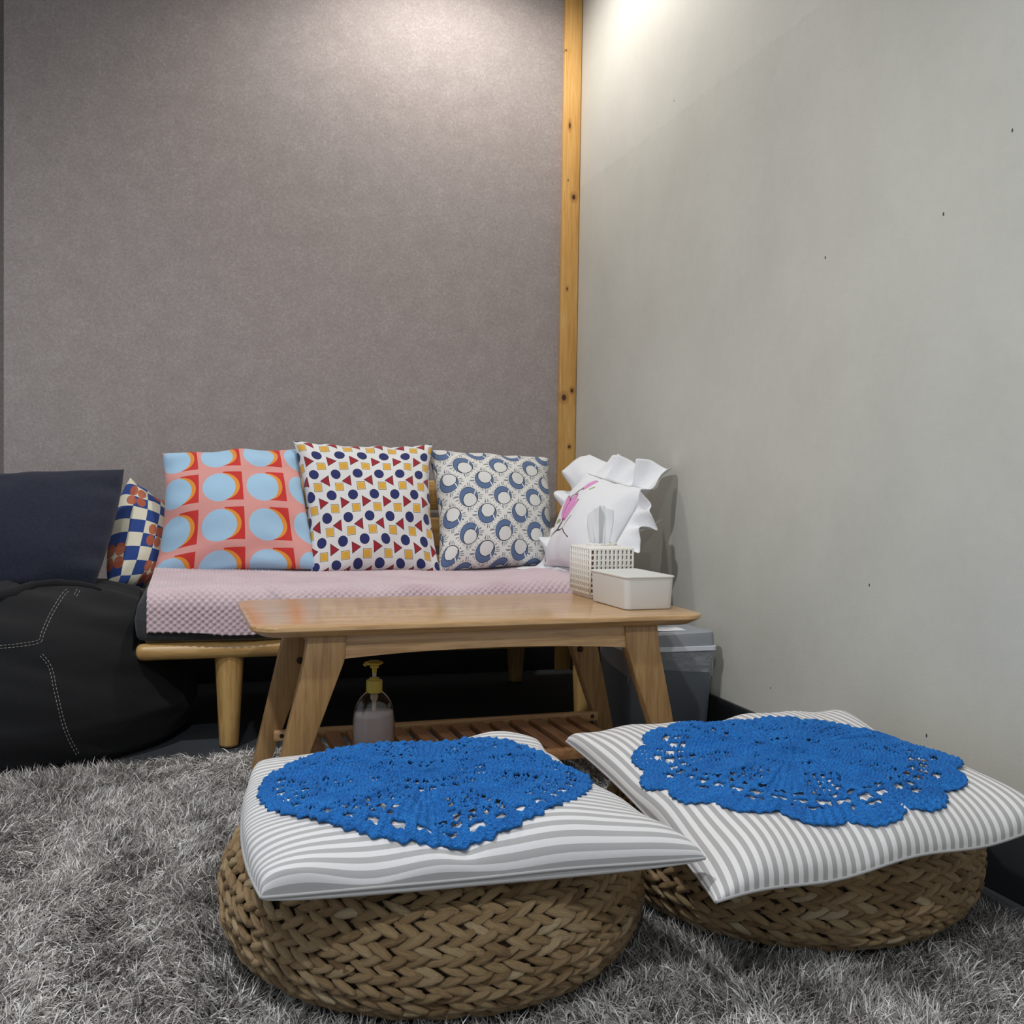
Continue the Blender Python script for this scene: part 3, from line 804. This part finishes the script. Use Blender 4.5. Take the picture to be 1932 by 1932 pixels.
rings = []
for z, ins in ((SZ0, .012), (SZ0+.004, .004), (SZ0+.012, 0), (SZ0+.05, -.004), (SZ1-.022, .002), (SZ1-.008, .010), (SZ1-.001, .024), (SZ1, .05)):
    rings.append(rr3(SX0+ins, SX1-ins, 2.567+ins, 3.235-ins, .03, z, 6))
obj('seat_pad', mesh('seat_pad', *loft(rings), M_seat), sofa)

# blanket
M_blk = Mat('pink_plush', lin((214, 190, 195)), .95); M_blk.set('Sheen Weight', .6); M_blk.set('Sheen Roughness', .5)
v = M_blk.coord('Object'); k = M_blk.noise(v, 800, 2); k2 = M_blk.noise(v, 9, 3)
M_blk.set('Base Color', M_blk.ramp(k2*.6+k*.4, [(.3, lin((204, 176, 182))), (.7, lin((224, 202, 206)))])); M_blk.bump(k, .5, .002)
def blanket():
    x0, x1 = -.120, 1.16; nx, ny = 470, 280
    xs = np.linspace(x0, x1, nx); s = np.linspace(0, 1, ny)
    Xg, S = np.meshgrid(xs, s)
    # path: back (y=3.14) along the seat, round the front, hanging down
    Ltop = .545; arc = .045; hang = .050+.010*np.sin(xs*7+.6)+.006*np.sin(xs*17)+.012*np.exp(-((xs-x0)/.10)**2)
    Lt = Ltop+arc*pi/2+hang; D = S*Lt[None, :]
    zt = .3955; yf = 2.557
    Y = np.zeros_like(D); Z = np.zeros_like(D); NY = np.zeros_like(D); NZ = np.ones_like(D)
    a = D <= Ltop; Y[a] = (yf+arc+Ltop-D)[a]; Z[a] = zt
    th = (D-Ltop)/arc; b = (~a) & (th <= pi/2)
    Y[b] = (yf+arc-arc*np.sin(th))[b]; Z[b] = (zt-arc+arc*np.cos(th))[b]; NY[b] = -np.sin(th)[b]; NZ[b] = np.cos(th)[b]
    c_ = th > pi/2; Y[c_] = yf; Z[c_] = (zt-arc-(D-Ltop-arc*pi/2))[c_]; NY[c_] = -1; NZ[c_] = 0
    p = .0180
    U = (Xg-x0)/p*2*pi; Vv = D/(p*.87)*pi
    bump = (np.cos(U/2+Vv/1)*np.cos(U/2-Vv/1))
    bump = np.abs(np.cos((U+2*Vv)/2)*np.cos((U-2*Vv)/2))**.7
    w1 = snoise(31, 6, 6, 16); w2 = snoise(33, 8, 20, 40)
    amp = .0058*np.clip(.8+.25*w2(Xg, D), .3, 1.2)
    # soft ridge folds
    rid = .012*np.exp(-(((Xg-.02)*.80+(D-.36)*-.60)/.016)**2)*np.clip((D-.24)*12, 0, 1)*np.exp(-((Xg-.08)/.14)**4)
    rid += .010*np.exp(-((D-.10-.12*(Xg-.0))/.02)**2)*np.exp(-((Xg-.06)/.10)**2)
    rid += .006*w1(Xg*1.0, D)
    dd = amp*bump+rid+.001
    Y += NY*dd; Z += NZ*dd
    V = np.stack([Xg, Y, Z], -1).reshape(-1, 3)
    idx = np.arange(nx*ny).reshape(ny, nx)
    Q = np.stack([idx[:-1, :-1], idx[1:, :-1], idx[1:, 1:], idx[:-1, 1:]], -1).reshape(-1, 4)
    o = obj('blanket', mesh('blanket', V, Q, M_blk))
    md = o.modifiers.new('thickness', 'SOLIDIFY'); md.thickness = .009; md.offset = -1; md.use_rim_only = True
    tag(o, 'pale pink bubble plush blanket spread over the sofa seat', 'blanket')
blanket()

# ------------------------------------------------------------------ patterned cushions
M = Mat('print_circles', (.8, .5, .5), .88); M.set('Sheen Weight', .1)
u, v_, _ = M.xyz('UV')
gx = u*3.55; gy = v_*3.6+.314
fx = gx.fract(); fy = gy.fract()
pink, red, org, blu = lin((226, 158, 150)), lin((206, 52, 46)), lin((232, 150, 56)), lin((168, 204, 230))
blk_ = (fx-.745).abs().lt(.215)*((fy-.5).abs().lt(.41))
c = M.mix(pink, red, blk_)
c = M.mix(c, org, ell(fx, fy, .515, .49, .375, .385).lt(1.)*blk_)
c = M.mix(c, blu, ell(fx, fy, .42, .47, .375, .400).lt(1.))
# crescents only where they overlap the red block
M.set('Base Color', c)
k = M.noise(M.coord('Object'), 900, 2); k2 = M.noise(M.coord('Object'), 45, 3); M.bump(k*.5+k2*.9, .3, .002)
M_pA = M

M = Mat('print_shapes', (.8, .8, .8), .88); M.set('Sheen Weight', .1)
u, v_, _ = M.xyz('UV')
# rows: circle, triangle, square stepping along a slanted lattice
white, navy, crim, yel, blk = lin((230, 228, 226)), lin((38, 46, 104)), lin((158, 32, 46)), lin((226, 172, 62)), lin((24, 22, 26))
c = white
NX, NY = 6.7, 6.45; PX, PY = 1/NX, 1/NY
def shape_layer(c, dx, dy, kind):
    gy = v_*NY+dy; row = gy.floor(); par = row.fmod(2.)
    gx = u*NX-row*.33+dx; fx = gx.fract()-.5; yy = gy.fract()-.5
    if kind == 'c':
        d = (fx.pow(2.)+yy.pow(2.)).sqrt()
        c = M.mix(c, blk, d.lt(.228)); c = M.mix(c, navy, d.lt(.212))
    elif kind == 's':
        d = fx.abs().max(yy.abs())
        c = M.mix(c, blk, d.lt(.192)); c = M.mix(c, lin((250, 236, 196)), d.lt(.172)); c = M.mix(c, yel, d.lt(.158))
    else:
        fx = (gx+(1.-par)*.15).fract()-.5
        q = fx*(par*2.-1.)
        inner = q*.5+yy.abs()*.80
        c = M.mix(c, blk, (inner.lt(.110))*(q.gt(-.205)))
        c = M.mix(c, crim, (inner.lt(.090))*(q.gt(-.185)))
    return c
c = shape_layer(c, .10, .10, 'c'); c = shape_layer(c, .50, .43, 't'); c = shape_layer(c, .01, .70, 's')
M.set('Base Color', c)
k = M.noise(M.coord('Object'), 900, 2); k2 = M.noise(M.coord('Object'), 45, 3); M.bump(k*.5+k2*.9, .3, .002)
M_pB = M

M = Mat('print_medallions', (.8, .8, .8), .88); M.set('Sheen Weight', .1)
u, v_, _ = M.xyz('UV')
wh, bl, dk = lin((228, 226, 221)), lin((92, 114, 152)), lin((40, 46, 62))
p_ = u*3.80+.10; q_ = v_*3.75+.06
c = wh
for (ox, oy, flip) in ((0., 0., 1.), (.5, .5, -1.)):
    fx = (p_+ox).fract()-.5; fy = ((q_+oy).fract()-.5)*.94*flip
    d = (fx.pow(2.)+fy.pow(2.)).sqrt(); ang = fy.atan2(fx)
    rhomb = fx.abs()+fy.abs()
    rays = ((ang*34.+(ang*9.).sin()*2.).sin().gt(.25))*(d.gt(.285))*((rhomb+(ang*23.).sin()*.03).lt(.425))
    c = M.mix(c, lin((96, 100, 110)), rays*.85)
    c = M.mix(c, wh, d.lt(.285))
    c = M.mix(c, dk, (d-.262).abs().lt(.008))
    c = M.mix(c, bl, d.lt(.256))
    blob = ell(fx, fy, .03, .085, .205, .20); kk = M.noise(M.coord('UV', (60, 60, 1)), 1.2, 2)
    c = M.mix(c, dk, (blob+kk*.25).lt(1.16)*(d.lt(.256)))
    c = M.mix(c, lin((222, 221, 217)), (blob+kk*.35).lt(1.02)*(d.lt(.25)))
    c = M.mix(c, lin((236, 236, 234)), ell(fx+fy*.4, fy, .14, -.115, .016, .07).lt(1.))
M.set('Base Color', c)
k = M.noise(M.coord('Object'), 900, 2); k2 = M.noise(M.coord('Object'), 45, 3); M.bump(k*.5+k2*.9, .3, .002)
M_pC = M

M = Mat('print_checker', (.8, .8, .8), .88); M.set('Sheen Weight', .1)
u, v_, _ = M.xyz('UV')
gx = u*6.; gy = v_*9.
chk = (gx.floor()+gy.floor()).fmod(2.)
c = M.mix(lin((222, 216, 194)), lin((34, 66, 134)), chk)
org = lin((178, 88, 50))
for (ax, ay) in ((3., 4.), (1.2, 7.), (4.6, 6.2), (3.5, 1.2), (3.1, 8.2), (.4, 2.4), (5.6, 3.)):
    for (dx, dy) in ((-.33, -.45), (.33, -.45), (-.33, .45), (.33, .45)):
        c = M.mix(c, org, ell(gx, gy, ax+dx, ay+dy, .33, .44).lt(1.)*.92)
M.set('Base Color', c)
k = M.noise(M.coord('Object'), 900, 2); k2 = M.noise(M.coord('Object'), 45, 3); M.bump(k*.5+k2*.9, .3, .002)
M_pD = M
M_navy = fabric('navy_linen', lin((29, 33, 50)), .95, 600, .5, .12, .3)

yb_, yt_ = 3.00, 3.165
A = pillow('sofa_cushion', [at(306, 856, y=yt_), at(560, 848, y=yt_), at(600, 1074, y=yb_-.01), at(284, 1098, y=yb_+.02)], .085, M_pA, bow=(.05, .012, .035, .012), seed=3, wr=.009)
tag(A, 'pink cushion printed with pale blue circles and red blocks', 'cushion', 'cushions along the sofa back')
B = pillow('sofa_cushion', [at(553, 832, y=yt_-.015), at(816, 838, y=yt_-.01), at(831, 1079, y=yb_-.015), at(588, 1083, y=yb_-.015)], .085, M_pB, bow=(.035, .055, .012, .045), seed=5, wr=.008)
tag(B, 'white cushion printed with navy dots, red triangles and yellow squares', 'cushion', 'cushions along the sofa back')
C = pillow('sofa_cushion', [at(806, 850, y=yt_+.03), at(1035, 865, y=yt_+.06), at(1050, 1066, y=yb_+.03), at(825, 1080, y=yb_)], .085, M_pC, bow=(.055, .035, .02, .015), seed=9, wr=.005)
tag(C, 'white cushion printed with blue-grey round medallions in a diamond grid', 'cushion', 'cushions along the sofa back')
D = pillow('sofa_cushion', [at(246, 901, y=3.22), at(330, 962, y=3.28), at(290, 1108, y=3.08), at(206, 1112, y=2.98)], .075, M_pD, bow=(-.16, -.05, .0, .05), seed=12, wr=.004, expo=(.5, 2.))
tag(D, 'blue and cream checked cushion with rust flowers beside the bean bag', 'cushion', 'cushions along the sofa back')

# white pillow with frill, leaning on the right wall
M_cot = Mat('white_cotton', lin((236, 236, 238)), .85); M_cot.set('Sheen Weight', .15)
v = M_cot.coord('Object'); k = M_cot.noise(v, 800, 2); k2 = M_cot.noise(v, 40, 4, .6, .6); M_cot.bump(k*.3+k2*1., .35, .004)
M = Mat('white_cotton_magnolia', lin((236, 236, 238)), .85); M.set('Sheen Weight', .15)
u, v_, _ = M.xyz('UV'); u = u+.04; v_ = v_+.13; v = M.coord('Object'); k = M.noise(v, 800, 2); k2 = M.noise(v, 40, 4, .6, .6); M.bump(k*.3+k2*1., .35, .004)
wn = M.noise(M.coord('UV'), 9, 2)-.5
c = lin((236, 236, 238))
def stroke(c, p0, p1, wd, col):
    (x0, y0), (x1, y1) = p0, p1; dx, dy = x1-x0, y1-y0; L2 = dx*dx+dy*dy
    tt = (((u-x0)*dx+(v_-y0)*dy)/L2).clamp()
    d = ((u-x0-tt*dx).pow(2.)+(v_-y0-tt*dy).pow(2.)).sqrt()
    return M.mix(c, col, (d+wn*.012).lt(wd))
def petal(c, cx, cy, a, l, wd, col, edge):
    ca, sa = cos(a), sin(a)
    xx = (u-cx)*ca+(v_-cy)*sa; yy = (v_-cy)*ca-(u-cx)*sa
    q = ell(xx, yy, 0., 0., l, wd)
    c = M.mix(c, edge, q.lt(1.)); return M.mix(c, col, (q+(yy*160.).sin()*.10).lt(.80))
brown, pk, pk2, pkd = lin((70, 44, 36)), lin((232, 150, 206)), lin((240, 184, 222)), lin((150, 56, 110))
MAG = (c, brown, pk, pk2, pkd)
for a_, b_, w_ in (((.16, .20), (.15, .36), .008), ((.15, .36), (.30, .47), .009), ((.30, .47), (.44, .48), .008), ((.44, .48), (.60, .40), .006), ((.30, .47), (.34, .56), .009), ((.34, .58), (.30, .80), .007), ((.30, .80), (.40, .90), .007), ((.15, .36), (.20, .62), .006), ((.44, .48), (.52, .60), .006)):
    c = stroke(c, a_, b_, w_, brown)
for (cx, cy, a_, l, w_) in ((.30, .68, 1.95, .13, .045), (.36, .70, 1.5, .14, .055), (.42, .67, 1.15, .12, .045), (.45, .95, 1.1, .08, .03)):
    c = petal(c, cx, cy, a_, l, w_, pk, pkd)
c = petal(c, .27, .55, .3, .035, .02, lin((150, 170, 90)), lin((90, 110, 50))); c = petal(c, .52, .92, .9, .03, .012, lin((170, 190, 120)), lin((120, 140, 70)))
M.set('Base Color', c)
M_mag = M
fr_c = [at(1108, 893, x=1.09), at(1222, 925, x=1.190), at(1132, 1082, x=1.005), at(1026, 1068, y=2.93)]
fp = thing('frilled_pillow', 'white frilled pillow with pink magnolia print leaning on the right wall', 'pillow', (0, 0, 0))
E = pillow('pillow_body', fr_c, .075, M_mag, parent=fp, bow=(.03, .03, .02, .03), seed=15, wr=.006, back=.5)
def frill(corners, width, n=420, rows=12, waves=26, seed=2):
    TL, TR, BR, BL = corners; P = [BL, BR, TR, TL]; cen = (TL+TR+BR+BL)/4
    nrm = ((TR-TL)+(BR-BL)).cross((TL-BL)+(TR-BR)).normalized()
    per = [ (P[(i+1) % 4]-P[i]).length for i in range(4)]; tot = sum(per); V = []; rg = random.Random(seed)
    ph = [rg.uniform(0, 6.28) for _ in range(4)]
    for i in range(n):
        d = tot*i/n; k = 0
        while d > per[k]: d -= per[k]; k += 1
        a, b = P[k], P[(k+1) % 4]; q = d/per[k]; p = a.lerp(b, q)
        out = (b-a).normalized().cross(nrm)
        # blend the outward direction round the corner
        w_ = .12
        o2 = out
        if q < w_: pv = (a-P[k-1]).normalized().cross(nrm); o2 = out.lerp(pv, .5*(1-q/w_))
        if q > 1-w_: nx = (P[(k+2) % 4]-b).normalized().cross(nrm); o2 = out.lerp(nx, .5*(1-(1-q)/w_))
        sc = 1+.12*(max(0, 1-min(q, 1-q)/w_))
        o2 = o2.normalized()*sc
        inw = (cen-p)*.03*(1-abs(2*q-1)**2)
        t_ = (b-a).normalized(); s = i/n*2*pi
        for j in range(rows+1):
            e = j/rows
            wv = sin(s*waves+1.3*sin(s*5+ph[0]))+.45*sin(s*waves*2.1+ph[1]+e*.8)
            wl = width*(1+.14*sin(s*9+ph[2]))
            x = p+inw+o2*(wl*e*(1-.10*abs(wv)))+nrm*(.026*wv*e**.8+.020*e*sin(s*4+ph[3]))+t_*(.006*e*sin(s*waves+ph[3]))
            V.append(x)
    Fc = []
    for i in range(n):
        ii = (i+1) % n
        for j in range(rows): Fc.append((i*(rows+1)+j, ii*(rows+1)+j, ii*(rows+1)+j+1, i*(rows+1)+j+1))
    # keep the frill clear of the wall and of the blanket
    V = [(min(v.x, XR-.004), v.y, max(v.z, .403)) for v in V]
    return V, Fc
V, Fc = frill(fr_c, .082, waves=12)
o = obj('frill', mesh('frill', V, Fc, M_cot), fp); md = o.modifiers.new('thickness', 'SOLIDIFY'); md.thickness = .0009; o['label'] = 'wavy white cotton frill'

# ------------------------------------------------------------------ bean bag with navy cushion
M_bag = fabric('black_denim', lin((9, 9, 13)), .92, 700, .45, .04, .35)
bag = thing('bean_bag', 'large black denim bean bag with white double stitching left of the sofa', 'bean bag', (0, 0, 0))
def bagmesh():
    cx, cy = -.45, 2.885; nt, nz_ = 120, 48; V = []
    w1 = snoise(61, 7, 2, 6); w2 = snoise(63, 8, 5, 14)
    prof = [(0, .90, .0), (.04, .97, .02), (.25, 1.02, .10), (.45, .98, .19), (.62, .93, .26), (.78, .82, .33), (.90, .60, .375), (.97, .30, .392), (1., .02, .396)]
    qs = [p[0] for p in prof]; rs = [p[1] for p in prof]; zs = [p[2] for p in prof]
    for j in range(nz_+1):
        q = j/nz_; r = np.interp(q, qs, rs); z = np.interp(q, qs, zs)
        for i in range(nt):
            a = 2*pi*i/nt; ex, ey = cos(a), sin(a)
            fold = .010*float(w1(a*1.0*np.cos(0)+q*2, q*5+np.sin(a)*2))*min(1, q*4)+.004*float(w2(np.cos(a)*2+q*4, np.sin(a)*2-q*3))
            x = cx+(.435)*r*ex*(1+fold); y = cy+.460*r*ey*(1+fold); zz = z+.5*fold*q
            # fold line running across the front
            zz += 0
            lim = -.03 if z < .19 else -.155
            if z >= .14 and z < .24: lim = -.03+(z-.14)/.1*(-.125)
            if x > lim and z > .12: x = lim+(x-lim)*.08
            y = min(y, YB-.015)
            V.append((x, y, zz))
    Fc = [(j*nt+i, j*nt+(i+1) % nt, (j+1)*nt+(i+1) % nt, (j+1)*nt+i) for j in range(nz_) for i in range(nt)]
    Fc += [tuple(range(nt))[::-1], tuple(nz_*nt+i for i in range(nt))]
    return V, Fc
V, Fc = bagmesh()
BM = mesh('cover', V, Fc, M_bag)
obj('cover', BM, bag)
bvb = bvh(BM)
M_st = Mat('white_stitching', lin((146, 143, 138)), .8)
def stitches(pts, sep=5.5, dash=5.0, gap=2.6):
    parts = []
    P = [Vector((a, b)) for a, b in pts]
    # smooth the guide
    Q = []
    for i in range(len(P)-1):
        p0 = P[max(i-1, 0)]; p1 = P[i]; p2 = P[i+1]; p3 = P[min(i+2, len(P)-1)]
        for k in range(12):
            t_ = k/12; Q.append(.5*((2*p1)+(p2-p0)*t_+(2*p0-5*p1+4*p2-p3)*t_*t_+(3*p1-p0-3*p2+p3)*t_**3))
    Q.append(P[-1])
    cum = [0]
    for a, b in zip(Q, Q[1:]): cum.append(cum[-1]+(b-a).length)
    def ev(d):
        d = max(0, min(cum[-1]-1e-4, d)); i = next(k for k in range(len(cum)-1) if cum[k+1] > d)
        f = (d-cum[i])/max(1e-6, cum[i+1]-cum[i]); tg = (Q[i+1]-Q[i]).normalized(); return Q[i].lerp(Q[i+1], f), tg
    for side in (-1, 1):
        d = 0
        while d < cum[-1]-dash:
            pts3 = []
            for dd in (d, d+dash/2, d+dash):
                p, tg = ev(dd); p = p+Vector((-tg.y, tg.x))*side*sep/2
                h = bvb.ray_cast(CAM, ray(p.x, p.y).normalized())
                if h[0] is not None: pts3.append(h[0]+h[1]*.0006)
            if len(pts3) == 3: parts.append(tube(pts3, .00075, 5))
            d += dash+gap
    if parts:
        V, Fc = join(parts); obj('stitching', mesh('stitching', V, Fc, M_st), bag)['label'] = 'double row of white topstitching'
stitches([(-30, 1226), (0, 1221), (40, 1217), (74, 1210), (80, 1196), (96, 1160), (118, 1124), (133, 1110)])
stitches([(78, 1236), (95, 1260), (106, 1310), (124, 1378), (148, 1426)])
stitches([(142, 1124), (146, 1117), (149, 1111)])
# folded flap of the cover under the navy cushion
V = []; n = 60
fl = []
for (px, py) in ((-20, 1136), (20, 1122), (60, 1108), (105, 1103), (150, 1106), (178, 1110), (190, 1114)):
    h = bvb.ray_cast(CAM, ray(px, py).normalized())
    if h[0] is not None: fl.append(h[0]+h[1]*.002)
V, Fc = tube(fl, [.015, .014, .013, .012, .011, .008, .003][-len(fl):], 12)
obj('folded_seam', mesh('folded_seam', V, Fc, M_bag), bag)

nv_ = pillow('navy_cushion', [at(-190, 905, y=2.98), at(234, 886, y=3.02), at(178, 1106, y=2.83), at(-190, 1120, y=2.80)], .070, M_navy, bow=(.03, -.02, .0, .012), seed=19, wr=.006)
tag(nv_, 'plain navy cushion with a small white tag resting on the bean bag', 'cushion')
M_tag = Mat('tag_white', lin((214, 220, 226)), .6)
p0 = at(229, 900, y=3.0); p1 = at(222, 930, y=2.985); e = Vector((-.010, -.012, .001))
o = obj('care_tag', mesh('care_tag', [p0, p0+e, p1+e, p1, p0+Vector((.001, .001, 0)), p0+e+Vector((.001, .001, 0)), p1+e+Vector((.001, .001, 0)), p1+Vector((.001, .001, 0))], BOXF, M_tag, False), nv_)
o['label'] = 'small white care tag'
